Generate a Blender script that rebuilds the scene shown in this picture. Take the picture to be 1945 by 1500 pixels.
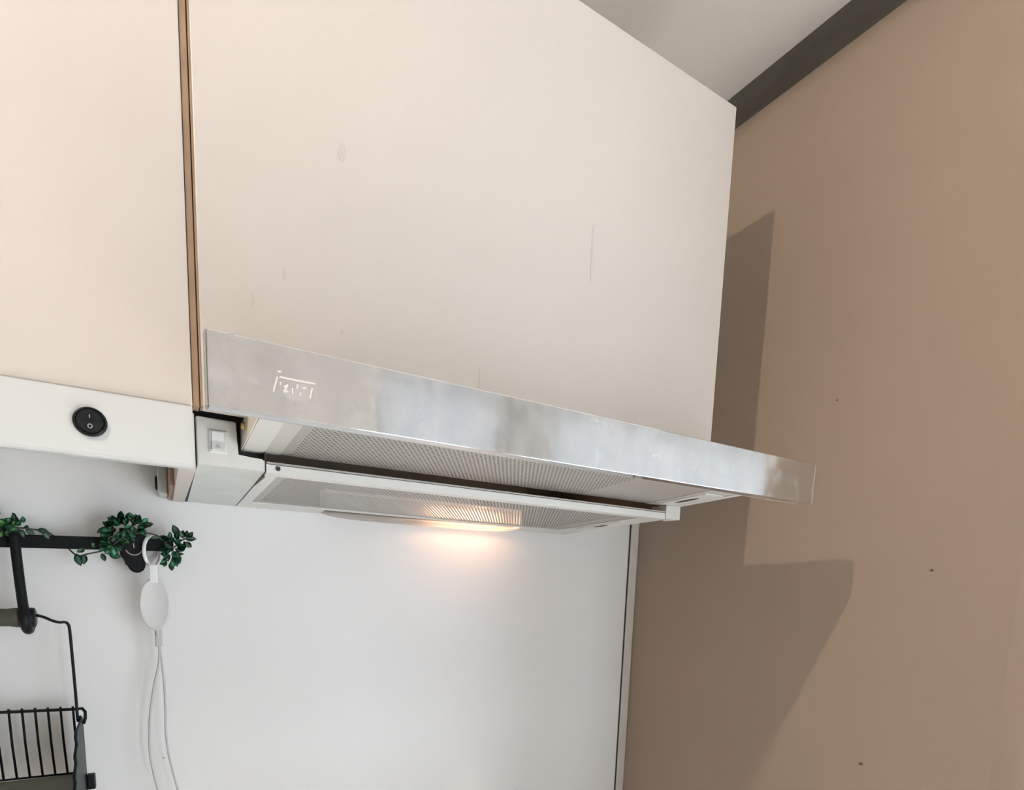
import bpy, bmesh, math, random
from mathutils import Vector, Matrix
random.seed(7)
S = bpy.context.scene
COL = S.collection
for o in list(bpy.data.objects): bpy.data.objects.remove(o)

# ------------------------------------------------------------------ camera
cam = bpy.data.objects.new('camera', bpy.data.cameras.new('camera'))
COL.objects.link(cam)
RX = Vector((0.8476494, -0.52905175, 0.03993423)); UX = Vector((0.03846972, 0.13635761, 0.98991246)); FX = Vector((0.52916026, 0.83756244, -0.13593592))
M = Matrix(((RX.x, UX.x, -FX.x), (RX.y, UX.y, -FX.y), (RX.z, UX.z, -FX.z))).to_4x4()
M.translation = (-0.03113822, -0.90825835, -0.11687177)
cam.matrix_world = M
cam.data.sensor_fit = 'HORIZONTAL'; cam.data.sensor_width = 36
cam.data.lens = 1119.91 / 1945 * 36
cam.data.shift_x = (972.5 - 1016.42) / 1945
cam.data.shift_y = (1245.99 - 750) / 1945
cam.data.clip_start = 0.01
S.camera = cam

# ------------------------------------------------------------------ light
S.view_settings.view_transform = 'Standard'; S.view_settings.look = 'None'
S.view_settings.gamma = 1; S.view_settings.use_curve_mapping = False
S.view_settings.exposure = 0.05
W = bpy.data.worlds.new('overcast_sky'); S.world = W; W.use_nodes = True
W.node_tree.nodes['Background'].inputs[0].default_value = (0.80, 0.90, 1.0, 1)
W.node_tree.nodes['Background'].inputs[1].default_value = 5.6
SKY = W.node_tree.nodes['Background']

def spot(name, loc, power, color, radius, size, blend):
    l = bpy.data.lights.new(name, 'SPOT'); l.energy = power; l.color = color
    l.shadow_soft_size = radius; l.spot_size = size; l.spot_blend = blend
    o = bpy.data.objects.new(name, l); o.location = loc; COL.objects.link(o); return o
# the recessed ceiling downlight up and to the left of the camera
spot('downlight_bulb', (-0.51, -0.768, 0.640), 18.5, (1.0, 0.82, 0.64), 0.012, math.radians(176.4), 0.01)
# sun through the windows onto the floor, added to brighten the ceiling by bounce
sl = bpy.data.lights.new('fill_sun', 'SUN'); sl.energy = 48.0; sl.color = (1.0, 0.99, 0.97); sl.angle = math.radians(0.6)
so = bpy.data.objects.new('fill_sun', sl); so.rotation_euler = Vector((-0.08, 0.60, -0.80)).to_track_quat('-Z', 'Y').to_euler(); COL.objects.link(so)
# the candle bulb behind the hood's lamp cover
hl = bpy.data.lights.new('hood_bulb', 'AREA'); hl.shape = 'RECTANGLE'; hl.size = 0.13; hl.size_y = 0.014
hl.energy = 0.17; hl.color = (1.0, 0.57, 0.37)
ho = bpy.data.objects.new('hood_bulb', hl); ho.location = (0.39, -0.034, -0.014); COL.objects.link(ho)
h2 = bpy.data.lights.new('hood_bulb_side', 'POINT'); h2.energy = 0.022; h2.color = (1.0, 0.57, 0.37); h2.shadow_soft_size = 0.007
h2o = bpy.data.objects.new('hood_bulb_side', h2); h2o.location = (0.41, -0.036, -0.022); COL.objects.link(h2o)
# sky portals in the two window openings behind the camera
def portal(x0, x1, z0, z1, y):
    l = bpy.data.lights.new('window_portal', 'AREA'); l.shape = 'RECTANGLE'; l.size = x1 - x0; l.size_y = z1 - z0
    l.cycles.is_portal = True
    o = bpy.data.objects.new('window_portal', l); o.location = ((x0+x1)/2, y, (z0+z1)/2)
    o.rotation_euler = (math.radians(90), 0, 0); COL.objects.link(o)
    return o
XR = 0.769; ZC = 0.653; ZF = -1.62; YR = -2.0; XL = -2.6; XFAR = 3.0
WIN = [(0.55, 1.03, -1.5, 0.58), (1.22, 2.55, -1.5, 0.58)]
for w in WIN:
    p = portal(*w, YR - 0.06)
    p.rotation_euler = (math.radians(90), 0, 0)

# ------------------------------------------------------------------ materials
def mat(name, col, rough=0.5, metal=0.0, var=0.0, scale=8.0, bump=0.0, bscale=60.0, spec=0.5, coat=0.0, rvar=0.0):
    m = bpy.data.materials.new(name); m.use_nodes = True
    nt = m.node_tree; b = nt.nodes['Principled BSDF']
    b.inputs['Base Color'].default_value = (*col, 1); b.inputs['Roughness'].default_value = rough
    b.inputs['Metallic'].default_value = metal; b.inputs['Specular IOR Level'].default_value = spec
    b.inputs['Coat Weight'].default_value = coat
    tc = nt.nodes.new('ShaderNodeTexCoord')
    if var > 0 or rvar > 0:
        n = nt.nodes.new('ShaderNodeTexNoise'); n.inputs['Scale'].default_value = scale; n.inputs['Detail'].default_value = 5
        nt.links.new(tc.outputs['Object'], n.inputs['Vector'])
    if var > 0:
        r = nt.nodes.new('ShaderNodeValToRGB')
        r.color_ramp.elements[0].position = 0.3; r.color_ramp.elements[1].position = 0.7
        r.color_ramp.elements[0].color = (*[c*(1-var) for c in col], 1); r.color_ramp.elements[1].color = (*[min(1, c*(1+var)) for c in col], 1)
        nt.links.new(n.outputs['Fac'], r.inputs['Fac']); nt.links.new(r.outputs['Color'], b.inputs['Base Color'])
    if rvar > 0:
        mr = nt.nodes.new('ShaderNodeMapRange'); mr.inputs['From Min'].default_value = 0.35; mr.inputs['From Max'].default_value = 0.65
        mr.inputs['To Min'].default_value = rough; mr.inputs['To Max'].default_value = rough + rvar
        nt.links.new(n.outputs['Fac'], mr.inputs['Value']); nt.links.new(mr.outputs['Result'], b.inputs['Roughness'])
    if bump > 0:
        n2 = nt.nodes.new('ShaderNodeTexNoise'); n2.inputs['Scale'].default_value = bscale; n2.inputs['Detail'].default_value = 4
        bp = nt.nodes.new('ShaderNodeBump'); bp.inputs['Strength'].default_value = bump; bp.inputs['Distance'].default_value = 0.002
        nt.links.new(tc.outputs['Object'], n2.inputs['Vector']); nt.links.new(n2.outputs['Fac'], bp.inputs['Height'])
        nt.links.new(bp.outputs['Normal'], b.inputs['Normal'])
    return m
def emit(name, col, s):
    m = bpy.data.materials.new(name); m.use_nodes = True
    b = m.node_tree.nodes['Principled BSDF']; b.inputs['Base Color'].default_value = (*col, 1)
    b.inputs['Emission Color'].default_value = (*col, 1); b.inputs['Emission Strength'].default_value = s
    return m
m_taupe = mat('taupe_wall_paint', (0.405, 0.325, 0.26), 0.75, var=0.03, scale=3, bump=0.05, bscale=25, spec=0.3)
m_cove = mat('shade_dark_cove', (0.15, 0.14, 0.12), 0.85, spec=0.2)  # dark base colour stands in for the shade of the recess
m_ceil = mat('ceiling_paint', (0.93, 0.885, 0.83), 0.9, var=0.015, scale=2)
m_white = mat('white_wall_paint', (0.86, 0.84, 0.81), 0.6, var=0.02, scale=3)
m_splash = mat('white_splash_board', (0.86, 0.86, 0.86), 0.32, var=0.012, scale=5, spec=0.35)
m_floor = mat('wood_laminate_floor', (0.80, 0.77, 0.73), 0.45, var=0.15, scale=6)
m_door = mat('cream_melamine', (0.565, 0.527, 0.497), 0.42, var=0.015, scale=3.5, bump=0.04, bscale=18, spec=0.4)
m_carc = mat('white_carcass', (0.78, 0.76, 0.72), 0.5)
m_edge = mat('brown_edge_banding', (0.31, 0.205, 0.13), 0.6, var=0.12, scale=40)
m_fascia = mat('off_white_fascia', (0.56, 0.58, 0.585), 0.4, var=0.01, scale=6)
m_hood = mat('off_white_enamel', (0.69, 0.69, 0.665), 0.38, var=0.02, scale=14)
m_hood2 = mat('pale_grey_plastic', (0.60, 0.635, 0.62), 0.45, var=0.06, scale=30)
m_cream = mat('cream_plastic', (0.80, 0.76, 0.66), 0.4)
m_filter = mat('grey_filter_metal', (0.40, 0.385, 0.36), 0.45, metal=0.25, var=0.04, scale=10)
m_dark = mat('dark_inside', (0.045, 0.04, 0.035), 0.8)
m_inner = mat('brown_inside', (0.30, 0.25, 0.19), 0.7)  # even brown for the inside of the hood body
m_black = mat('black_metal', (0.008, 0.010, 0.011), 0.42, var=0.2, scale=50, spec=0.18)
m_blackp = mat('black_plastic', (0.008, 0.010, 0.012), 0.35, spec=0.25)
m_greymark = mat('grey_print_and_glint', (0.35, 0.36, 0.35), 0.5)
m_brass = mat('brass', (0.72, 0.50, 0.22), 0.28, metal=1.0)
m_olive = mat('olive_wood_grip', (0.075, 0.07, 0.05), 0.55, var=0.25, scale=60)
m_tray = mat('olive_grey_board', (0.17, 0.165, 0.13), 0.6, var=0.15, scale=30)
m_dgreen = mat('dark_green_black_metal', (0.022, 0.032, 0.032), 0.45, var=0.2, scale=40, spec=.2)
m_leaf = mat('leaf_green', (0.07, 0.34, 0.17), 0.5, var=0.45, scale=90)
m_leaf2 = mat('dark_leaf_green', (0.09, 0.20, 0.125), 0.55, var=0.4, scale=90)
m_leaf3 = mat('bright_leaf_green', (0.17, 0.44, 0.14), 0.5, var=0.4, scale=90)
m_stem = mat('dark_stem', (0.035, 0.06, 0.035), 0.6)
m_wplast = mat('white_plastic', (0.86, 0.87, 0.87), 0.3)
m_cord = mat('white_cord', (0.56, 0.55, 0.53), 0.5)
m_logo = mat('pale_relief', (0.66, 0.63, 0.60), 0.4)
m_lens = bpy.data.materials.new('translucent_lamp_cover'); m_lens.use_nodes = True
nt = m_lens.node_tree; nt.nodes.clear()
out = nt.nodes.new('ShaderNodeOutputMaterial'); mx = nt.nodes.new('ShaderNodeMixShader'); mx.inputs[0].default_value = 0.8
df = nt.nodes.new('ShaderNodeBsdfDiffuse'); df.inputs[0].default_value = (0.6, 0.57, 0.53, 1)
tr = nt.nodes.new('ShaderNodeBsdfTranslucent'); tr.inputs[0].default_value = (0.58, 0.53, 0.46, 1)
nt.links.new(df.outputs[0], mx.inputs[1]); nt.links.new(tr.outputs[0], mx.inputs[2])
tp = nt.nodes.new('ShaderNodeBsdfTransparent'); tm = nt.nodes.new('ShaderNodeMixShader'); tm.inputs[0].default_value = 0.6
nt.links.new(mx.outputs[0], tm.inputs[1]); nt.links.new(tp.outputs[0], tm.inputs[2]); nt.links.new(tm.outputs[0], out.inputs[0])
m_trans = mat('translucent_white_silicone', (0.84, 0.845, 0.83), 0.4)
nt = m_trans.node_tree; pb = nt.nodes['Principled BSDF']; mo = nt.nodes['Material Output']
tp = nt.nodes.new('ShaderNodeBsdfTransparent'); tm = nt.nodes.new('ShaderNodeMixShader'); tm.inputs[0].default_value = 0.55
nt.links.new(tp.outputs[0], tm.inputs[1]); nt.links.new(pb.outputs[0], tm.inputs[2]); nt.links.new(tm.outputs[0], mo.inputs['Surface'])
m_glass = bpy.data.materials.new('window_glass'); m_glass.use_nodes = True
nt = m_glass.node_tree; nt.nodes.clear()
out = nt.nodes.new('ShaderNodeOutputMaterial'); mx = nt.nodes.new('ShaderNodeMixShader'); mx.inputs[0].default_value = 0.06
a = nt.nodes.new('ShaderNodeBsdfTransparent'); g = nt.nodes.new('ShaderNodeBsdfGlossy'); g.inputs['Roughness'].default_value = 0.02
nt.links.new(a.outputs[0], mx.inputs[1]); nt.links.new(g.outputs[0], mx.inputs[2]); nt.links.new(mx.outputs[0], out.inputs[0])
m_blind = bpy.data.materials.new('added_blind_cloth'); m_blind.use_nodes = True
nt = m_blind.node_tree; nt.nodes.clear()
out = nt.nodes.new('ShaderNodeOutputMaterial'); mx = nt.nodes.new('ShaderNodeMixShader'); mx.inputs[0].default_value = 0.5
df = nt.nodes.new('ShaderNodeBsdfDiffuse'); df.inputs[0].default_value = (0.8, 0.8, 0.8, 1)
tr = nt.nodes.new('ShaderNodeBsdfTranslucent'); tr.inputs[0].default_value = (0.225, 0.255, 0.285, 1)
nt.links.new(df.outputs[0], mx.inputs[1]); nt.links.new(tr.outputs[0], mx.inputs[2]); nt.links.new(mx.outputs[0], out.inputs[0])
# worn stainless steel: vertical-ish smudges lighten the gloss
m_steel = bpy.data.materials.new('worn_stainless_steel'); m_steel.use_nodes = True
nt = m_steel.node_tree; b = nt.nodes['Principled BSDF']; b.inputs['Metallic'].default_value = 0.93
tc = nt.nodes.new('ShaderNodeTexCoord'); n1 = nt.nodes.new('ShaderNodeTexNoise'); n1.inputs['Scale'].default_value = 38; n1.inputs['Detail'].default_value = 6
mp = nt.nodes.new('ShaderNodeMapping'); mp.inputs['Scale'].default_value = (1.0, 1.0, 0.55)
nt.links.new(tc.outputs['Object'], mp.inputs['Vector']); nt.links.new(mp.outputs['Vector'], n1.inputs['Vector'])
rr = nt.nodes.new('ShaderNodeMapRange'); rr.inputs['From Min'].default_value = 0.45; rr.inputs['From Max'].default_value = 0.72; rr.inputs['To Min'].default_value = 0.055; rr.inputs['To Max'].default_value = 0.15
nt.links.new(n1.outputs['Fac'], rr.inputs['Value']); nt.links.new(rr.outputs['Result'], b.inputs['Roughness'])
cr = nt.nodes.new('ShaderNodeValToRGB'); cr.color_ramp.elements[0].position = 0.42; cr.color_ramp.elements[1].position = 0.75
cr.color_ramp.elements[0].color = (0.64, 0.65, 0.66, 1); cr.color_ramp.elements[1].color = (0.74, 0.74, 0.75, 1)
n3 = nt.nodes.new('ShaderNodeTexNoise'); n3.inputs['Scale'].default_value = 62; n3.inputs['Detail'].default_value = 3
m3 = nt.nodes.new('ShaderNodeMapRange'); m3.inputs['From Min'].default_value = 0.50; m3.inputs['From Max'].default_value = 0.74; m3.inputs['To Min'].default_value = 0.94; m3.inputs['To Max'].default_value = 0.72
nt.links.new(tc.outputs['Object'], n3.inputs['Vector']); nt.links.new(n3.outputs['Fac'], m3.inputs['Value']); nt.links.new(m3.outputs['Result'], b.inputs['Metallic'])
nt.links.new(n1.outputs['Fac'], cr.inputs['Fac']); nt.links.new(cr.outputs['Color'], b.inputs['Base Color'])

# ------------------------------------------------------------------ helpers
def thing(name, label, cat, loc=(0, 0, 0), group=None):
    o = bpy.data.objects.new(name, None); COL.objects.link(o); o.location = loc; o.empty_display_size = 0.02
    o['label'] = label; o['category'] = cat
    if group: o['group'] = group
    return o
def wloc(o):
    v = Vector(o.location)
    while o.parent: o = o.parent; v += Vector(o.location)
    return v
def obj(name, bm, m, parent=None, smooth=False, label=None):
    me = bpy.data.meshes.new(name); bmesh.ops.recalc_face_normals(bm, faces=bm.faces); bm.to_mesh(me); bm.free()
    ms = m if isinstance(m, (list, tuple)) else [m]
    for x in ms: me.materials.append(x)
    if smooth:
        for p in me.polygons: p.use_smooth = True
    o = bpy.data.objects.new(name, me); COL.objects.link(o)
    if parent is not None:
        o.parent = parent; o.location = -wloc(parent)
    if label: o['label'] = label
    return o
def struct(name, bm, m, parent=None):
    o = obj(name, bm, m, parent)
    if parent is None: o['kind'] = 'structure'
    return o
def box(bm, x0, x1, y0, y1, z0, z1, bev=0.0, seg=2, mi=0):
    r = bmesh.ops.create_cube(bm, size=1); vs = r['verts']
    for v in vs:
        v.co = Vector((x0 + (v.co.x+.5)*(x1-x0), y0 + (v.co.y+.5)*(y1-y0), z0 + (v.co.z+.5)*(z1-z0)))
    fs = set(f for v in vs for f in v.link_faces)
    for f in fs: f.material_index = mi
    if bev > 0:
        es = list(set(e for v in vs for e in v.link_edges))
        bmesh.ops.bevel(bm, geom=es, offset=bev, segments=seg, affect='EDGES', profile=0.5)
    return vs
def boxm(*a, **k):
    bm = bmesh.new(); box(bm, *a, **k); return bm
def prism(bm, pts, axis, a0, a1, mi=0):
    """pts: 2-D polygon in the other two axes, extruded along axis from a0 to a1"""
    def P(p, a):
        return {'x': (a, p[0], p[1]), 'y': (p[0], a, p[1]), 'z': (p[0], p[1], a)}[axis]
    A = [bm.verts.new(P(p, a0)) for p in pts]; B = [bm.verts.new(P(p, a1)) for p in pts]
    n = len(pts); fs = [bm.faces.new(A), bm.faces.new(B[::-1])]
    for i in range(n): fs.append(bm.faces.new((A[i], A[(i+1) % n], B[(i+1) % n], B[i])))
    for f in fs: f.material_index = mi
    return fs
def tube(bm, pts, r, n=10, closed=False, cap=True):
    pts = [Vector(p) for p in pts]; N = len(pts); rings = []
    rad = r if isinstance(r, (list, tuple)) else [r]*N
    ref = None
    for i, p in enumerate(pts):
        if closed: t = pts[(i+1) % N] - pts[i-1]
        else: t = pts[min(i+1, N-1)] - pts[max(i-1, 0)]
        t.normalize()
        if ref is None: ref = t.orthogonal().normalized()
        ref = (ref - t*ref.dot(t))
        if ref.length < 1e-6: ref = t.orthogonal()
        ref.normalize(); bi = t.cross(ref)
        rings.append([bm.verts.new(p + (ref*math.cos(2*math.pi*k/n) + bi*math.sin(2*math.pi*k/n))*rad[i]) for k in range(n)])
    for i in range(N if closed else N-1):
        A, B = rings[i], rings[(i+1) % N]
        for k in range(n): bm.faces.new((A[k], A[(k+1) % n], B[(k+1) % n], B[k]))
    if cap and not closed: bm.faces.new(rings[0][::-1]); bm.faces.new(rings[-1])
def spline(pts, k=6):
    P = [Vector(p) for p in pts]; out = []
    for i in range(len(P)-1):
        p0, p1, p2, p3 = P[max(i-1, 0)], P[i], P[i+1], P[min(i+2, len(P)-1)]
        for j in range(k):
            t = j/k
            out.append(0.5*((2*p1) + (p2-p0)*t + (2*p0-5*p1+4*p2-p3)*t*t + (3*p1-p0-3*p2+p3)*t**3))
    out.append(P[-1]); return out
def disc(bm, c, u, v, r, h, n=40, ru=None, rings=None):
    """a turned disc: profile rings [(radius factor, height)] about centre c, axes u, v, height along u x v"""
    c = Vector(c); u = Vector(u).normalized(); v = Vector(v).normalized(); w = u.cross(v)
    rings = rings or [(1, 0), (1, h)]
    ru = ru or 1.0; L = []
    for f, z in rings:
        L.append([bm.verts.new(c + (u*math.cos(2*math.pi*k/n)*ru + v*math.sin(2*math.pi*k/n))*r*f + w*z) for k in range(n)])
    for A, B in zip(L, L[1:]):
        for k in range(n): bm.faces.new((A[k], A[(k+1) % n], B[(k+1) % n], B[k]))
    bm.faces.new(L[0][::-1]); bm.faces.new(L[-1])

# ------------------------------------------------------------------ the room
struct('floor', boxm(XL, XFAR, YR, 0.1, ZF-0.1, ZF), m_floor)
struct('ceiling', boxm(XL-.1, XFAR+.1, YR-.1, 0.1, ZC, ZC+0.1), m_ceil)
struct('wall_back', boxm(XL-.1, XR+.25, 0.0, 0.1, ZF, ZC), m_white)
struct('wall_left', boxm(XL-.1, XL, YR, 0.0, ZF, ZC), mat('muted_wall_paint', (.40, .41, .42), .7))
struct('wall_far_right', boxm(XFAR, XFAR+.1, YR, 0.1, ZF, ZC), m_white)
struct('wall_hall', boxm(XR+.25, XFAR, 0.0, 0.1, ZF, ZC), m_white)
# right wall: a partition with a rounded free end; a cove coloured dark for its shade runs along its top
YE = -0.735; RE = 0.10; ZW = 0.599
pts = [(XR, 0.0)]
for k in range(33):
    t = k/32*math.pi/2; e = 2/2.5
    pts.append((XR + RE - RE*abs(math.cos(t))**e, YE + RE - RE*math.sin(t)**e))
pts += [(XR+.17, YE), (XR+.2, YE), (XR+.2, 0.0)]
bm = bmesh.new(); prism(bm, pts, 'z', ZF, ZW)
wr = struct('wall_right', bm, m_taupe)
for p in wr.data.polygons: p.use_smooth = abs(p.normal.z) < .5 and p.area < 0.08
bm = bmesh.new()
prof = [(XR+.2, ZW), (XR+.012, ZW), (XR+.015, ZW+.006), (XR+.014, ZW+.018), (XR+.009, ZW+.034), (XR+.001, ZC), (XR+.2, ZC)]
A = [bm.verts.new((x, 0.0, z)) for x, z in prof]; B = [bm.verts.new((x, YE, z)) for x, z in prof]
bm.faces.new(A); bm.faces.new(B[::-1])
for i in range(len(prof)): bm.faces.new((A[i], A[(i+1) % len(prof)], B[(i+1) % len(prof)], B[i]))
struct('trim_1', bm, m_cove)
# rear wall with two windows
bm = bmesh.new(); xs = [XL-.1, WIN[0][0], WIN[0][1], WIN[1][0], WIN[1][1], XFAR+.1]
for i in (0, 2, 4): box(bm, xs[i], xs[i+1], YR-.1, YR, ZF, ZC)
for i in (1, 3):
    box(bm, xs[i], xs[i+1], YR-.1, YR, ZF, WIN[0][2]); box(bm, xs[i], xs[i+1], YR-.1, YR, WIN[0][3], ZC)
struct('wall_front', bm, mat('warm_grey_wall_paint', (.56, .55, .54), .7))
struct('trim_4', boxm(WIN[0][1]+.004, WIN[1][0]-.004, YR, YR+.03, ZF, ZC), mat('added_grey_pier', (.30, .30, .30), .6))  # unseen grey pier, added to darken its reflection in the steel
for i, (x0, x1, z0, z1) in enumerate(WIN):
    bm = bmesh.new(); f = .035
    box(bm, x0, x0+f, YR-.07, YR-.02, z0, z1); box(bm, x1-f, x1, YR-.07, YR-.02, z0, z1)
    box(bm, x0+f, x1-f, YR-.07, YR-.02, z0, z0+f); box(bm, x0+f, x1-f, YR-.07, YR-.02, z1-f, z1)
    w = struct('window_%d' % (i+1), bm, m_white)
    bl = boxm(x0+f*.5, x1-f*.5, YR-.018, YR-.0165, .10, z1)  # unseen blind, added to dim the window reflected in the steel
    b_ = obj('added_blind', bl, m_blind, w)
    bm = bmesh.new(); tube(bm, [(x0+f, YR-.0172, .098), (x1-f, YR-.0172, .098)], .008, 10); obj('added_blind_rail', bm, m_white, w, True)
    obj('pane', boxm(x0+f, x1-f, YR-.048, YR-.044, z0+f, z1-f), m_glass, w)

# white splash board on the back wall, and the narrow trim closing it off at the corner
sb = obj('splashback', boxm(XL+.02, 0.7465, -0.006, -0.0003, -0.70, 0.16, bev=.0008, seg=1), m_splash)
sb['label'] = 'large plain white splashback board on the wall beneath the extractor hood'; sb['category'] = 'panel'
bm = bmesh.new(); box(bm, 0.7493, XR-.0005, -0.0085, 0.0, -0.95, 0.16, bev=.0015)
struct('trim_2', bm, mat('grey_white_trim', (0.66, 0.63, 0.59), 0.5, var=.06, scale=20))
bm = bmesh.new()
random.seed(3); z = 0.16; pl = []
while z > -0.95:
    pl.append(z); z -= random.uniform(.02, .06)
L = [bm.verts.new((0.7463 - random.uniform(0, .0006), -.0064, z)) for z in pl]; R_ = [bm.verts.new((0.7490 + random.uniform(0, .0012), -.0064, z)) for z in pl]
for i in range(len(pl)-1): bm.faces.new((L[i], L[i+1], R_[i+1], R_[i]))
struct('trim_3', bm, m_dark)

# downlight fitting in the ceiling (above and behind the view)
dl = thing('ceiling_downlight', 'small round recessed downlight in the ceiling left of the hood', 'light', (-.51, -.768, ZC))
bm = bmesh.new(); tube(bm, [(-.51+.045*math.cos(a*math.pi/16), -.768+.045*math.sin(a*math.pi/16), ZC-.003) for a in range(32)], .006, 8, closed=True)
obj('ring', bm, m_white, dl, True)
bm = bmesh.new(); disc(bm, (-.51, -.768, ZC-.004), (1, 0, 0), (0, 1, 0), .04, .003, 32)
obj('diffuser', bm, emit('lit_diffuser', (1, .85, .68), 4.0), dl)

bm = bmesh.new(); box(bm, -1.4, XR-.002, -.60, -.002, -.745, -.705, bev=.002)
wt = obj('worktop', bm, mat('pale_worktop', (.86, .85, .83), .4, var=.05, scale=20)); wt['label'] = 'pale kitchen worktop below the splashback, out of view'; wt['category'] = 'worktop'
bm = bmesh.new(); box(bm, -1.4, XR-.002, -.57, -.002, ZF, -.746)
bc = obj('base_cabinet', bm, m_door); bc['label'] = 'cream base cabinet run below the worktop, out of view'; bc['category'] = 'cabinet'

# ------------------------------------------------------------------ cabinets
CW = 0.5956; YD = -0.334; ZT = 0.469
def cabinet_box(x0, x1, z0, z1, y0=-.314):
    bm = bmesh.new(); t = .016
    box(bm, x0, x0+t, y0, -.001, z0, z1); box(bm, x1-t, x1, y0, -.001, z0, z1)
    box(bm, x0+t, x1-t, y0, -.001, z1-t, z1); box(bm, x0+t, x1-t, y0, -.001, z0, z0+t); box(bm, x0+t, x1-t, -.012, -.001, z0+t, z1-t)
    return bm
def door(bm, x0, x1, z0, z1):
    box(bm, x0, x1, YD, YD+.018, z0, z1, bev=.0012)
hc = thing('wall_cabinet', 'wide cream wall cabinet directly above the extractor hood', 'cabinet', (.3, -.001, 0.02), 'cream wall cabinets')
obj('carcass', cabinet_box(0.0, CW-.0005, .062, ZT-.002), m_carc, hc)
bm = bmesh.new(); door(bm, 0.0012, CW, 0.0085, ZT)
dh = obj('door', bm, m_door, hc)
bm = bmesh.new(); box(bm, 0.0, 0.0012, YD+.0006, YD+.0178, 0.0085, ZT)
box(bm, -.0052, -.0008, -.3318, -.3140, 0.0085, ZT-.001)
obj('edge_band', bm, m_edge, dh, label='brown edge band on the left edge of the door')
bm = bmesh.new(); box(bm, 0.0008, CW-.001, YD+.0185, -.3145, .062, ZT-.004); obj('door_gasket', bm, m_dark, hc)

lc = thing('wall_cabinet', 'cream wall cabinet left of the hood, with a black round switch below its door', 'cabinet', (-.3, -.001, 0.0), 'cream wall cabinets')
obj('carcass', cabinet_box(-.606, -.0065, .004, ZT-.002), m_carc, lc)
bm = bmesh.new(); door(bm, -.604, -.0058, .0072, ZT); obj('door', bm, m_door, lc)
bm = bmesh.new(); box(bm, -.606, -.0068, YD+.0185, -.3145, .012, ZT-.004); obj('door_gasket', bm, m_edge, lc)
bm = bmesh.new(); prism(bm, [(-.3375, .0068), (-.340, -.040), (-.339, -.0418), (-.326, -.0418), (-.322, .0068)], 'x', -.606, -.0062)
bmesh.ops.bevel(bm, geom=bm.edges[:], offset=.0008, segments=2, affect='EDGES')
fa = obj('fascia', bm, m_fascia, lc, label='off-white light pelmet strip below the door')
# end panel of the left cabinet, its raw inner face and the small lamp bracket
bm = bmesh.new(); box(bm, -.0178, -.0048, -.326, -.007, -.0422, .004, bev=.0006); obj('end_panel', bm, m_door, lc)
bm = bmesh.new(); box(bm, -.0222, -.0179, -.18, -.007, -.0405, .004); obj('raw_edge', bm, m_edge, lc, label='bare brown chipboard strip')
bk = obj('lamp_bracket', boxm(-.0330, -.0224, -.05, -.007, -.0385, .004, bev=.002), m_fascia, lc)
bm = bmesh.new(); disc(bm, (-.0331, -.028, -.0235), (0, 1, 0), (0, 0, -1), .0085, .0025, 24, rings=[(1, 0), (1, .0015), (.85, .0025)])
obj('screw_cap', bm, m_blackp, bk, True, label='dark round screw cap')
# round rocker switch in the pelmet: bezel, rocker, printed marks (pelmet leans by a little)
sc = Vector((-.0731, -.3392, -.0168)); nrm = Vector((0, -1, .05)).normalized(); su = Vector((1, 0, 0)); sv = nrm.cross(su)
bm = bmesh.new(); disc(bm, sc - nrm*.001, su, sv, .0106, 0, 48, rings=[(1, 0), (1, .0022), (.96, .0030), (.84, .0031), (.82, .0018)])
bz = obj('switch_bezel', bm, m_blackp, lc, True)
bm = bmesh.new()
hw = .0083; q = []
for k in range(32):
    a = 2*math.pi*k/32; x, y = hw*math.cos(a), hw*math.sin(a)
    q.append((x, y))
A = [bm.verts.new(sc + su*x + sv*y) for x, y in q]; B = [bm.verts.new(sc + su*x + sv*y + nrm*(.0022 + .0016*abs(y/hw)*(1 if y > 0 else .3))) for x, y in q]
for k in range(32): bm.faces.new((A[k], A[(k+1) % 32], B[(k+1) % 32], B[k]))
cv = bm.verts.new(sc + nrm*.0019)
for k in range(32): bm.faces.new((B[k], B[(k+1) % 32], cv))
obj('switch_rocker', bm, m_blackp, bz)
bm = bmesh.new()
c2 = sc + nrm*.0033 - sv*.0036
tube(bm, [c2 + su*.0013*math.cos(2*math.pi*k/20) + sv*.0014*math.sin(2*math.pi*k/20) for k in range(20)], .00035, 6, closed=True)
c3 = sc + nrm*.0036 + sv*.0034
tube(bm, [c3 - sv*.0012, c3 + sv*.0012], .00035, 6)
obj('switch_marks', bm, m_greymark, bz, label='grey O and I marks')

# ------------------------------------------------------------------ range hood
zt = lambda y: -.0117 + .058*(-.285 - y)      # underside of the pulled-out tray
zu = lambda y: -.030 + .0400*(-.283 - y)      # underside of the fixed body
hd = thing('range_hood', 'pull-out extractor hood with a worn stainless front strip and lit lamp, under the wide cabinet', 'range hood', (.3, -.006, -.04))
YF = -.4915
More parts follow.
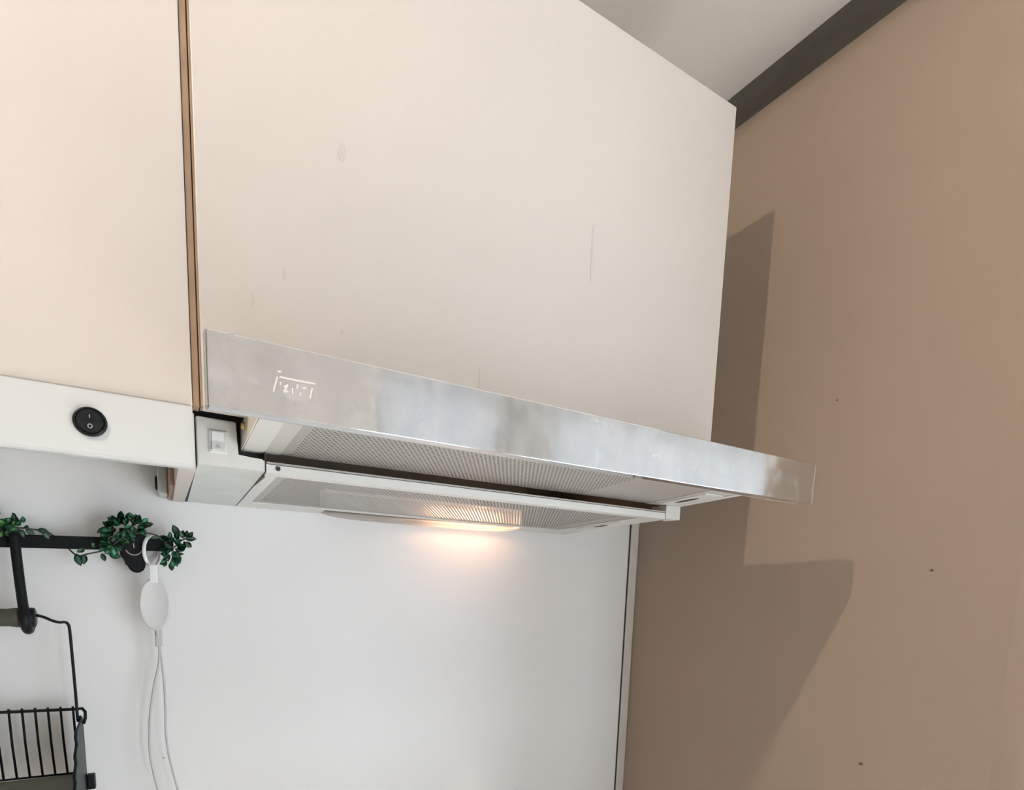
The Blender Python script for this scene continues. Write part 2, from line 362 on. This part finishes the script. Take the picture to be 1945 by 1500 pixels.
# steel front strip
bm = bmesh.new(); box(bm, -.0046, .5938, YF, YF+.012, -.0246, .0185, bev=.0005, seg=2)
fp = obj('front_panel', bm, m_steel, hd, label='worn brushed stainless steel front strip')
bm = bmesh.new(); box(bm, .5939, .5962, YF+.0004, YF+.012, -.0244, .0183, bev=.001); obj('end_cap', bm, mat('grey_end_cap', (.25, .24, .22), .4), fp)
bm = bmesh.new(); box(bm, -.0056, -.0047, YF+.0006, YF+.012, -.0244, .0183, bev=.0004); obj('end_cap', bm, m_filter, fp)
bm = bmesh.new(); box(bm, .003, .586, YF+.0122, YF+.016, -.0244, .012, bev=.001); obj('back_lip', bm, m_filter, fp)
def P(x, z): return (x, YF-.0003, z)
bm = bmesh.new(); r = .0005
for s in ([(.0339, .0022), (.0362, .0027)], [(.0338, -.0009), (.0317, -.0083), (.0314, -.0101)], [(.0351, -.0007), (.0424, -.0008), (.0492, -.0008), (.0566, -.0007)],
          [(.0544, -.0037), (.053, -.0102)], [(.0356, -.0035), (.0354, -.0053)], [(.0375, -.0063), (.0399, -.0045)], [(.0399, -.0045), (.0373, -.0090)], [(.0373, -.009), (.04, -.0083)],
          [(.0423, -.006), (.0424, -.0097)], [(.0456, -.0033), (.0452, -.0057)], [(.0487, -.0048), (.051, -.0044)], [(.047, -.0079), (.0471, -.0095)]):
    tube(bm, [P(*p) for p in s], r, 6)
obj('embossed_badge', bm, m_logo, fp, label='pale worn embossed badge in a bracket frame')
bm = bmesh.new(); disc(bm, (.0089, YF+.0006, .0172), (1, 0, 0), (0, 0, 1), .0016, .001, 16, ru=1.4)
obj('dent', bm, m_filter, fp, label='small dark dent at the top edge')

# perforated sheet: a plate with real holes on a staggered grid
def perforated(x0, x1, y0, y1, px0, px1, py0, py1, zf, p=.0047, hr=.0011):
    bm = bmesh.new(); q = p*.866
    def V(x, y, dz=0): return bm.verts.new((x, y, zf(y)+dz))
    ny = int((py1-py0)/q); nx = int((px1-px0)/p)-1; py1 = py0 + ny*q
    def quad(xa, xb, ya, yb):
        if xb-xa > 1e-6 and yb-ya > 1e-6: bm.faces.new((V(xa, ya), V(xb, ya), V(xb, yb), V(xa, yb)))
    quad(x0, x1, y0, py0); quad(x0, x1, py1, y1)
    for j in range(ny):
        ya = py0+j*q; yb = ya+q; off = px0 + (p/2 if j % 2 else 0)
        quad(x0, off, ya, yb); quad(off+nx*p, x1, ya, yb)
        for i in range(nx):
            xa = off+i*p; xb = xa+p; cx = xa+p/2; cy = (ya+yb)/2
            O = [V(xb, cy), V(xb, yb), V(cx, yb), V(xa, yb), V(xa, cy), V(xa, ya), V(cx, ya), V(xb, ya)]
            H = [V(cx+hr*math.cos(k*math.pi/4), cy+hr*math.sin(k*math.pi/4)) for k in range(8)]
            for k in range(8): bm.faces.new((O[k], O[(k+1) % 8], H[(k+1) % 8], H[k]))
    return bm
def slab(bm, x0, x1, y0, y1, zf, h, dz=0.0, mi=0):
    vs = [bm.verts.new((x, y, zf(y)+dz+k*h)) for k in (0, 1) for x, y in ((x0, y0), (x1, y0), (x1, y1), (x0, y1))]
    for f in ((0, 1, 2, 3), (4, 5, 6, 7), (0, 1, 5, 4), (1, 2, 6, 5), (2, 3, 7, 6), (3, 0, 4, 7)): bm.faces.new([vs[i] for i in f])

# pull-out tray: side rails, frame, perforated filter, latch
bm = bmesh.new(); slab(bm, .0362, .0545, -.476, -.272, zt, .022); tr_ = obj('tray_rail', bm, m_hood, hd)
bm = bmesh.new(); slab(bm, .0350, .0361, -.476, -.272, zt, .021, .0005); obj('rail_face', bm, m_cream, tr_, label='cream side face of the rail')
bm = bmesh.new(); disc(bm, (.0349, -.308, .0035), (0, 0, 1), (0, 1, 0), .0036, .003, 20, rings=[(1, 0), (1, .0016), (.6, .003)]); obj('screw', bm, m_brass, tr_, True, label='brass screw')
bm = bmesh.new(); slab(bm, .5885, .5995, -.478, -.272, zt, .018); obj('tray_rail', bm, m_hood, hd)
bm = bmesh.new()
slab(bm, .0547, .0688, -.478, -.272, zt, .004, .0006); slab(bm, .545, .5884, -.478, -.272, zt, .004, .0006)
slab(bm, .0688, .545, -.478, -.463, zt, .004, .0006)
fr = obj('tray_frame', bm, m_hood2 if False else mat('filter_frame_grey', (.56, .55, .52), .42, metal=.15), hd)
bm = perforated(.0690, .5448, -.4628, -.2722, .0765, .43, -.4595, -.275, lambda y: zt(y)+.0012)
obj('filter_mesh', bm, m_filter, hd, label='perforated grey metal grease filter of the pulled-out tray')
bm = bmesh.new(); slab(bm, .069, .545, -.462, -.2725, zt, .004, .0075); obj('filter_backing', bm, m_dark, hd)
bm = bmesh.new(); slab(bm, .552, .584, -.372, -.286, zt, .0012, -.0007); lt = obj('latch', bm, m_hood, hd)
def oval(cx, cy, rx, ry, zf, ang=0.0, dz=-.0009):
    bm = bmesh.new(); n = 28; a = []
    for k in range(n):
        t = 2*math.pi*k/n; x = rx*math.cos(t); y = ry*math.sin(t)
        X = cx + x*math.cos(ang) - y*math.sin(ang); Y = cy + x*math.sin(ang) + y*math.cos(ang)
        a.append(bm.verts.new((X, Y, zf(Y)+dz)))
    b = [bm.verts.new(v.co + Vector((0, 0, .0006))) for v in a]
    bm.faces.new(a)
    for k in range(n): bm.faces.new((a[k], a[(k+1) % n], b[(k+1) % n], b[k]))
    return bm
obj('finger_hole', oval(.566, -.327, .0045, .021, zt), m_dark, lt)

# fixed body: control housing on the left, front bar, lower filter, lamp strip
bm = bmesh.new(); h = -.283
prism(bm, [(-.0015, .0112), (.0306, .0108), (.0312, -.0185), (.0526, -.0190), (.0532, -.0300), (-.0015, -.0304)], 'y', h, h+.012)
bmesh.ops.bevel(bm, geom=[e for e in bm.edges], offset=.0007, segments=2, affect='EDGES')
ch = obj('control_housing', bm, m_hood, hd)
bm = bmesh.new(); slab(bm, -.0013, .0540, -.2825, -.007, lambda y: zu(y)+(-.0002), .010); obj('housing_underside', bm, m_hood2, hd, label='grey smudged underside of the control housing')
bm = bmesh.new(); box(bm, .0079, .0232, h-.0012, h+.002, -.0190, .0012, bev=.0009); sf = obj('switch_frame', bm, m_hood, ch)
bm = bmesh.new(); prism(bm, [(h-.001, -.0002), (h-.0012, -.0168), (h-.0046, -.0168), (h-.0019, -.0085), (h-.0022, -.0002)], 'x', .0103, .0207)
bmesh.ops.bevel(bm, geom=bm.edges[:], offset=.0003, segments=2, affect='EDGES'); rk = obj('switch_rocker', bm, m_wplast, ch, label='white rocker of the hood switch')
bm = bmesh.new(); tube(bm, [(.0152+.0013*math.cos(2*math.pi*k/20), h-.0040, -.0138+.0013*math.sin(2*math.pi*k/20)) for k in range(20)], .0003, 6, closed=True)
obj('switch_mark', bm, m_greymark, ch, label='grey O mark')
# dark inside and seams
bm = bmesh.new()
slab(bm, -.0045, .0545, -.270, -.008, zu, .06, .011); slab(bm, .0541, .0549, -.2815, -.008, zu, .03, .0002); slab(bm, -.0043, -.0019, -.279, -.008, zu, .03, -.0002)
obj('dark_seams', bm, m_dark, hd)
# front bar and end block
bm = bmesh.new(); prism(bm, [(h, -.0312), (h, -.0232), (h+.002, -.0226), (h+.012, -.0226), (h+.014, -.0318)], 'x', .0552, .5705)
br = obj('front_bar', bm, m_hood, hd, label='pale enamelled bar across the front of the fixed body')
bm = bmesh.new(); disc(bm, (.0655, h+.0001, -.0262), (1, 0, 0), (0, 0, 1), .0022, .0008, 16); obj('screw', bm, m_dark, br, label='dark screw')
bm = bmesh.new(); box(bm, .0556, .5704, h-.0004, h+.006, -.0225, -.0208); obj('bar_lip', bm, m_filter, br, label='thin grey metal lip')
bm = bmesh.new(); box(bm, .5722, .5998, h, h+.030, -.0305, -.0118, bev=.0008); eb = obj('end_block', bm, m_hood, hd)
bm = bmesh.new(); box(bm, .5890, .5945, h-.0005, h+.001, -.0235, -.0165, bev=.0003); obj('embossed_square', bm, m_hood, eb)
# body walls
bm = bmesh.new()
box(bm, .0550, .0558, -.270, -.008, -.034, .055); box(bm, .5790, .5798, -.270, -.008, -.032, .055)
box(bm, .0550, .5798, -.270, -.008, .055, .0558); box(bm, .0550, .5798, -.0085, -.0075, -.034, .055)
obj('body_shell', bm, m_inner, hd, label='brown inside of the body')
# lower filter and its frame
bm = bmesh.new()
slab(bm, .0552, .0672, -.269, -.046, zu, .003, -.0006); slab(bm, .0672, .5380, -.269, -.262, zu, .003, -.0002); slab(bm, .0672, .5380, -.060, -.054, zu, .003, -.0012)
slab(bm, .5380, .5800, -.269, -.046, zu, .003, -.0006)
obj('filter_frame', bm, m_hood, hd)
bm = perforated(.0674, .5378, -.2618, -.0602, .075, .520, -.259, -.066, lambda y: zu(y)+.0006)
obj('filter_mesh', bm, m_filter, hd, label='perforated grey metal grease filter of the fixed body')
bm = bmesh.new(); slab(bm, .545, .562, -.215, -.105, zu, .0012, -.0016); lt2 = obj('latch', bm, m_hood, hd)
obj('finger_hole', oval(.5535, -.160, .0035, .017, zu, dz=-.0019), m_dark, lt2)
# lamp strip round the lamp cover
LX0, LX1, LY0, LY1 = .162, .474, -.0505, -.0170
bm = bmesh.new()
slab(bm, .0552, LX0, -.054, -.007, zu, .004, -.0004); slab(bm, LX1, .590, -.054, -.007, zu, .004, -.0004)
slab(bm, LX0, LX1, -.054, LY0, zu, .004, -.0004); slab(bm, LX0, LX1, LY1, -.007, zu, .002, -.0004)
obj('lamp_strip', bm, m_hood, hd)
bm = bmesh.new(); box(bm, LX0, LX1, LY0, LY1, -.012, -.011); box(bm, LX0-.001, LX0, LY0, LY1, -.038, -.011); box(bm, LX1, LX1+.001, LY0, LY1, -.038, -.011); box(bm, LX0, LX1, LY1, LY1+.001, -.036, -.011)
obj('lamp_reflector', bm, m_white, hd)
bm = bmesh.new()   # bulging translucent cover
nx, ny = 48, 12; G = []
cx, cy = (LX0+LX1)/2, (LY0+LY1)/2; rx, ry = (LX1-LX0)/2+.001, (LY1-LY0)/2+.001
for i in range(nx+1):
    row = []
    for j in range(ny+1):
        u = -1+2*i/nx; v = -1+2*j/ny
        hgt = .0085*max(0, 1-abs(u)**5)**.5*max(0, 1-abs(v)**3)**.5
        y = cy+v*ry; row.append(bm.verts.new((cx+u*rx, y, zu(y)-.0002-hgt)))
    G.append(row)
for i in range(nx):
    for j in range(ny): bm.faces.new((G[i][j], G[i+1][j], G[i+1][j+1], G[i][j+1]))
obj('lamp_cover', bm, m_lens, hd, True, label='lit translucent lamp cover glowing warm at its right half')

# ------------------------------------------------------------------ rail with bracket
def wp(px, py, y=-.03):           # a place on the wall fittings, 3 cm off the back wall
    d = (y+.03)
    return Vector((-.073 + (px-228)*.000533 + (px-272)*(-.00018)*d*-1*0, y, -.0791 - (py-1000)*.000626 + (px-228)*.00003))
rl = thing('utensil_rail', 'black utensil rail on the white splashback left of the hood', 'rail', (-.1, -.006, -.1))
bm = bmesh.new(); x0, x1 = -.30, -.0190
def zr(x): return -.0981 + (x+.0188)*.0258
vs = [bm.verts.new((x, y, zr(x)+s*.0074)) for x in (x0, x1) for y, s in ((-.032, -1), (-.032, 1), (-.021, 1), (-.021, -1))]
for f in ((0, 1, 2, 3), (4, 5, 6, 7), (0, 1, 5, 4), (1, 2, 6, 5), (2, 3, 7, 6), (3, 0, 4, 7)): bm.faces.new([vs[i] for i in f])
bmesh.ops.bevel(bm, geom=bm.edges[:], offset=.0012, segments=2, affect='EDGES')
obj('rail_bar', bm, m_black, rl)
def bracket(cx):
    bm = bmesh.new(); out_ = []
    prof = [(-.0125, .018), (.0125, .018), (.0135, .005), (.0128, -.018)]
    for k in range(9):
        a = k/8*math.pi; prof.append((.0028 + .0090*math.cos(a), -.0245 - .0105*math.sin(a)))
    prof += [(-.0098, -.0195), (-.0130, -.0140)]
    prism(bm, [(cx+x, -.0985+z) for x, z in prof], 'y', -.036, -.0062)
    es = [e for e in bm.edges if all(abs(v.co.y+.036) < 1e-5 for v in e.verts)]
    bmesh.ops.bevel(bm, geom=es, offset=.002, segments=3, affect='EDGES')
    b_ = obj('bracket', bm, m_black, rl)
    bm = bmesh.new(); tube(bm, [(cx+.001+.0085*math.cos(a), -.0365, -.1035+.0085*math.sin(a)) for a in [math.pi*(1.12+.76*k/14) for k in range(15)]], .0008, 6)
    obj('bracket_glint', bm, m_greymark, b_)  # grey half ring is a highlight put into colour on the black bracket
    bm = bmesh.new(); tube(bm, [(cx+.0008, -.0368, -.098), (cx+.0014, -.0368, -.1035)], .0007, 6); obj('screw_slot', bm, m_greymark, b_)
bracket(-.0612); bracket(-.285)

# ------------------------------------------------------------------ white hook with oval loop and cord
hk = thing('hanging_cord', 'white loop with an oval disc and two thin cords hanging from the rail', 'cord', (-.041, -.03, -.106))
ang = math.radians(30)
bm = bmesh.new(); c = Vector((-.0415, -.0265, -.1065))
tube(bm, [c + Vector((math.sin(ang)*-.0170*math.cos(t), -math.cos(ang)*.0170*math.cos(t)*-1*-1, .0185*math.sin(t))) for t in [2*math.pi*k/40 for k in range(40)]], .0021, 10, closed=True)
obj('loop', bm, m_wplast, hk, True)
bm = bmesh.new(); box(bm, -.0458, -.0372, -.0425, -.0385, -.1440, -.1225, bev=.0012); obj('tab', bm, m_wplast, hk)
bm = bmesh.new(); c = Vector((-.0414, -.037, -.1715))
L = []
for f, d in ((1.0, .0), (.97, .0016), (.9, .0012), (.7, -.0008), (.4, -.002), (.15, -.0024)):
    L.append([bm.verts.new(c + Vector((.0158*f*math.cos(t), -d, .0325*f*math.sin(t)))) for t in [2*math.pi*k/40 for k in range(40)]])
for A, B in zip(L, L[1:]):
    for k in range(40): bm.faces.new((A[k], A[(k+1) % 40], B[(k+1) % 40], B[k]))
bm.faces.new(L[-1])
back = [bm.verts.new(v.co + Vector((0, .004, 0))) for v in L[0]]
for k in range(40): bm.faces.new((L[0][k], L[0][(k+1) % 40], back[(k+1) % 40], back[k]))
bm.faces.new(back[::-1]); obj('oval_disc', bm, m_trans, hk, True)
Lc = [(-.0412, -.036, -.2000), (-.0396, -.032, -.2180), (-.0392, -.030, -.2335), (-.0412, -.030, -.2520), (-.0463, -.030, -.2737), (-.0520, -.030, -.3100), (-.0542, -.030, -.3420), (-.0544, -.030, -.3625), (-.0520, -.030, -.3870), (-.0479, -.030, -.4129), (-.041, -.030, -.445), (-.036, -.03, -.48)]
Rc = [(-.0400, -.0355, -.2000), (-.0386, -.0315, -.2180), (-.0378, -.030, -.2335), (-.0366, -.030, -.2520), (-.0356, -.030, -.2744), (-.0355, -.030, -.3080), (-.0362, -.030, -.3367), (-.0344, -.030, -.3651), (-.0302, -.030, -.3920), (-.0257, -.030, -.4166), (-.021, -.03, -.445), (-.018, -.03, -.48)]
for q in (Lc, Rc):
    bm = bmesh.new(); tube(bm, spline(q, 5), .0013, 8); obj('cord', bm, m_cord, hk, True)
bm = bmesh.new(); box(bm, -.0433, -.0352, -.0338, -.0290, -.2250, -.1990, bev=.0018); obj('cord_clamp', bm, m_cord, hk)
bm = bmesh.new(); tube(bm, [(-.0415, -.030, -.3705), (-.0385, -.030, -.3705)], .0008, 6); obj('cord_clip', bm, m_greymark, hk)

# ------------------------------------------------------------------ hook strap, basket with wooden grip handle
sp = thing('rail_hook', 'black bar hook hanging from the rail and carrying the basket handle', 'hook', (-.165, -.036, -.1))
bm = bmesh.new()
tube(bm, spline([(-.1698, -.0175, -.1060), (-.1698, -.0175, -.0935), (-.1697, -.026, -.0915), (-.1693, -.0385, -.0945), (-.1688, -.041, -.1080), (-.1665, -.046, -.1500), (-.1640, -.052, -.1800)], 5), .0048, 12)
obj('hook_bar', bm, m_black, sp, True)
bm = bmesh.new(); tube(bm, spline([(-.1637, -.0555, -.1780), (-.1628, -.059, -.1880), (-.1622, -.054, -.1985), (-.1622, -.042, -.2005), (-.1625, -.034, -.194)], 5), .0050, 12)
obj('hook_tip', bm, m_black, sp, True)

bs = thing('wire_basket', 'black wire basket with an olive wooden grip, hung under the rail at the left', 'basket', (-.19, -.03, -.376))
bm = bmesh.new(); tube(bm, [(-.30, -.046, -.1866), (-.178, -.046, -.1866), (-.172, -.046, -.1866), (-.1655, -.046, -.1868)], [.0098, .0098, .0110, .0110], 24)
gr = obj('grip', bm, m_olive, bs, True)
bm = bmesh.new(); tube(bm, [(-.1655, -.046, -.1868), (-.1640, -.046, -.1868), (-.1560, -.046, -.1868), (-.1548, -.046, -.1868)], [.0108, .0118, .0112, .0085], 24)
obj('grip_ferrule', bm, m_black, gr, True)
bm = bmesh.new()
tube(bm, spline([(-.158, -.046, -.1840), (-.1530, -.046, -.1845), (-.1470, -.046, -.1868), (-.1408, -.045, -.1905), (-.1345, -.044, -.1925), (-.1300, -.043, -.1923), (-.1272, -.042, -.1950), (-.1262, -.041, -.2030), (-.1257, -.038, -.2400), (-.1252, -.036, -.2800), (-.1250, -.035, -.3080), (-.1240, -.0345, -.3120), (-.1225, -.034, -.3060)], 5), .0016, 8)
obj('bail', bm, m_black, bs, True)
ZR = lambda x: -.2966 + (x+.187)*-.03
bm = bmesh.new()
ring = [(x, -.030, ZR(x)) for x in (-.36, -.30, -.24, -.18, -.1262)]
tube(bm, ring + [(-.1205, -.031, ZR(-.12)+.0008), (-.1175, -.034, ZR(-.12)-.003), (-.1175, -.036, ZR(-.12)-.010), (-.1195, -.036, ZR(-.12)-.017)], .0018, 10)
obj('rim', bm, m_black, bs, True)
for k in range(22):
    xt = -.1411 - (k-1)*.01168
    bm = bmesh.new(); tube(bm, [(xt, -.0302, ZR(xt)+.0035), (xt+.0009, -.0310, -.335), (xt+.0026, -.0302, -.3775)], .00125, 8)
    obj('wire', bm, m_black, bs, True)
bm = bmesh.new(); tube(bm, [(-.36, -.031, -.3745), (-.1255, -.031, -.3770)], .0013, 8); obj('lower_wire', bm, m_black, bs, True)
bm = bmesh.new(); vs = []
for x in (-.36, -.1245):
    for y, z in ((-.030, -.3785), (-.030, -.3840), (-.120, -.3880), (-.120, -.3825)): vs.append(bm.verts.new((x, y, z)))
for f in ((0, 1, 2, 3), (4, 5, 6, 7), (0, 1, 5, 4), (1, 2, 6, 5), (2, 3, 7, 6), (3, 0, 4, 7)): bm.faces.new([vs[i] for i in f])
obj('basket_floor', bm, m_tray, bs, label='olive-grey floor board of the basket')
# right side sheet with a wavy front edge
bm = bmesh.new(); back_ = [(-.028, -.309), (-.026, -.34), (-.024, -.385), (-.022, -.43)]; front_ = []
for k in range(41):
    t = k/40; z = -.312 - t*.118
    y = -.088 - .095*t - .0055*math.sin(t*math.pi*13)
    front_.append((y, z))
prism(bm, back_ + front_[::-1], 'x', -.1225, -.1205)
obj('side_sheet', bm, m_dgreen, bs, label='dark green side sheet with a wavy edge')
bm = bmesh.new(); tube(bm, [(-.1213, y-.0005, z) for y, z in front_], .0016, 6); obj('wavy_wire', bm, m_black, bs, True)
bm = bmesh.new(); box(bm, -.1204, -.1120, -.034, -.024, -.400, -.381, bev=.0015); obj('side_peg', bm, m_black, bs)

# ------------------------------------------------------------------ leaf garland wound along the rail
gl = thing('leaf_garland', 'artificial green leaf garland wound along the black rail', 'garland', (-.1, -.035, -.1))
def leaf_mesh(name, m, L, wd):
    bm = bmesh.new(); rows = []
    for i in range(6):
        t = i/5; wv = wd*(0, .72, 1.0, .98, .66, 0)[i]
        zc = -.12*L*t*t
        rows.append([bm.verts.new((s*wv, t*L, zc + (abs(s)*.18*wd))) for s in ((-1, 0, 1) if 0 < i < 5 else (0,))])
    for A, B in zip(rows, rows[1:]):
        if len(A) == 1: bm.faces.new((A[0], B[0], B[1])); bm.faces.new((A[0], B[1], B[2]))
        elif len(B) == 1: bm.faces.new((A[0], A[1], B[0])); bm.faces.new((A[1], A[2], B[0]))
        else: bm.faces.new((A[0], A[1], B[1], B[0])); bm.faces.new((A[1], A[2], B[2], B[1]))
    me = bpy.data.meshes.new(name); bmesh.ops.solidify(bm, geom=bm.faces[:], thickness=.0003); bm.to_mesh(me); bm.free(); me.materials.append(m)
    for p in me.polygons: p.use_smooth = True
    return me
leaves = [leaf_mesh('leaf', m_leaf, .0098, .0030), leaf_mesh('leaf', m_leaf2, .0100, .0027), leaf_mesh('leaf', m_leaf3, .0092, .0031)]
random.seed(11)
def add_leaf(p, d, kind, s=1.0, roll=None):
    o = bpy.data.objects.new('leaf', leaves[kind]); COL.objects.link(o); o.parent = gl
    d = Vector(d).normalized(); nrm_ = Vector((random.uniform(-.5, .5), -1, random.uniform(-.3, .6)))
    if roll: nrm_ = Vector(roll)
    x = d.cross(nrm_).normalized(); n_ = x.cross(d)
    Mx = Matrix((x, d, n_)).transposed().to_4x4() @ Matrix.Scale(s, 4)
    Mx.translation = Vector(p) - wloc(gl); o.matrix_local = Mx
stems = []
def cluster(px, py, rx, ry, n, kinds, y=-.040):
    for _ in range(n):
        a = random.uniform(0, 2*math.pi); r_ = math.sqrt(random.random())
        p = wp(px + rx*r_*math.cos(a), py + ry*r_*math.sin(a), y - random.uniform(0, .010)*(1-r_*.6))
        d = Vector((math.cos(a)*.8 + random.uniform(-.6, .6), random.uniform(-.6, .1), -math.sin(a)*.8 + random.uniform(-.5, .6)))
        add_leaf(p, d, random.choice(kinds), random.uniform(.75, 1.15))
cluster(236, 1004, 32, 17, 46, (0, 0, 0, 1)); cluster(215, 1034, 16, 15, 22, (0, 0, 2)); cluster(256, 999, 20, 11, 14, (0, 1))
cluster(12, 1003, 34, 17, 46, (0, 2, 2)); cluster(-40, 1000, 40, 20, 24, (0, 2)); cluster(50, 1003, 22, 9, 16, (1, 1, 0))
cluster(328, 1040, 13, 20, 24, (0, 0, 1)); cluster(320, 1060, 9, 10, 10, (0,)); cluster(350, 1025, 12, 7, 9, (1,))
cluster(185, 1043, 26, 5, 8, (1,))
for px, py, dx, dy, k, s in ((25, 985, -.3, 1, 1, 1.25), (52, 990, -.3, 1, 1, .7), (85, 1008, .5, -.1, 1, 1.1), (95, 1010, .35, -.6, 1, 1.1), (148, 1050, .25, -1, 1, 1.5), (163, 1052, -.15, -1, 1, 1.2), (193, 1050, .3, -1, 1, 1.0), (205, 1052, .9, -.2, 0, 1.3),
                         (245, 990, .0, 1, 0, 1.0), (262, 992, -.2, 1, 0, 1.0), (225, 992, -.9, .4, 1, 1.1), (212, 1010, -.1, 1, 1, 1.0), (340, 1018, -.4, 1, 1, 1.5), (352, 1022, .9, .05, 1, 1.3), (348, 1028, .7, -.5, 1, .9), (322, 1068, .1, -1, 1, 1.1), (330, 1062, .3, -1, 0, 1.0), (312, 1060, -.4, -1, 0, .9), (284, 1022, 1, .1, 1, .9)):
    add_leaf(wp(px, py, -.040), (dx, -.15, dy), k, s, roll=(0, -1, .15))
bm = bmesh.new()
tube(bm, spline([wp(-60, 1010, -.042), wp(-10, 1005, -.045), wp(40, 1004, -.042), (wp(80, 1008, -.036)), wp(92, 1009, -.026), wp(101, 1014, -.0155), wp(120, 1030, -.0155), wp(140, 1051, -.0155), wp(150, 1055, -.026), wp(165, 1052, -.038), wp(205, 1042, -.042), wp(235, 1020, -.046), wp(268, 1012, -.042), wp(300, 1018, -.042), wp(325, 1040, -.042), wp(345, 1026, -.042), wp(362, 1020, -.042)], 5), .0009, 6)
obj('stem', bm, m_stem, gl, True)

# faint marks on the hood cabinet's door and specks on the taupe wall
m_mark = mat('faint_door_mark', (0.52, 0.485, 0.457), 0.5)
for x, z, rx, rz in ((.1139, .2378, .0034, .0075), (.1132, .0914, .0018, .0026), (.2504, .0793, .0010, .0110), (.3850, .2390, .0016, .0300), (.0654, .127, .0013, .006), (.0405, .0997, .0012, .006)):
    bm = bmesh.new(); disc(bm, (x, YD-.0001, z), (1, 0, 0), (0, 0, 1), rz, .0002, 20, ru=rx/rz)
    obj('scuff', bm, m_mark, dh, label='faint scuff on the door')
m_spk = mat('brown_speck', (0.10, 0.06, 0.045), 0.6)
for y, z, r in ((-.5452, -.0915, .0014), (-.4877, -.3546, .0019), (-.3973, .1396, .0010)):
    bm = bmesh.new(); disc(bm, (XR-.0002, y, z), (0, 1, 0), (0, 0, -1), r, .0004, 14, ru=1.5)
    obj('speck', bm, m_spk if r != .0019 else m_cove, wr)
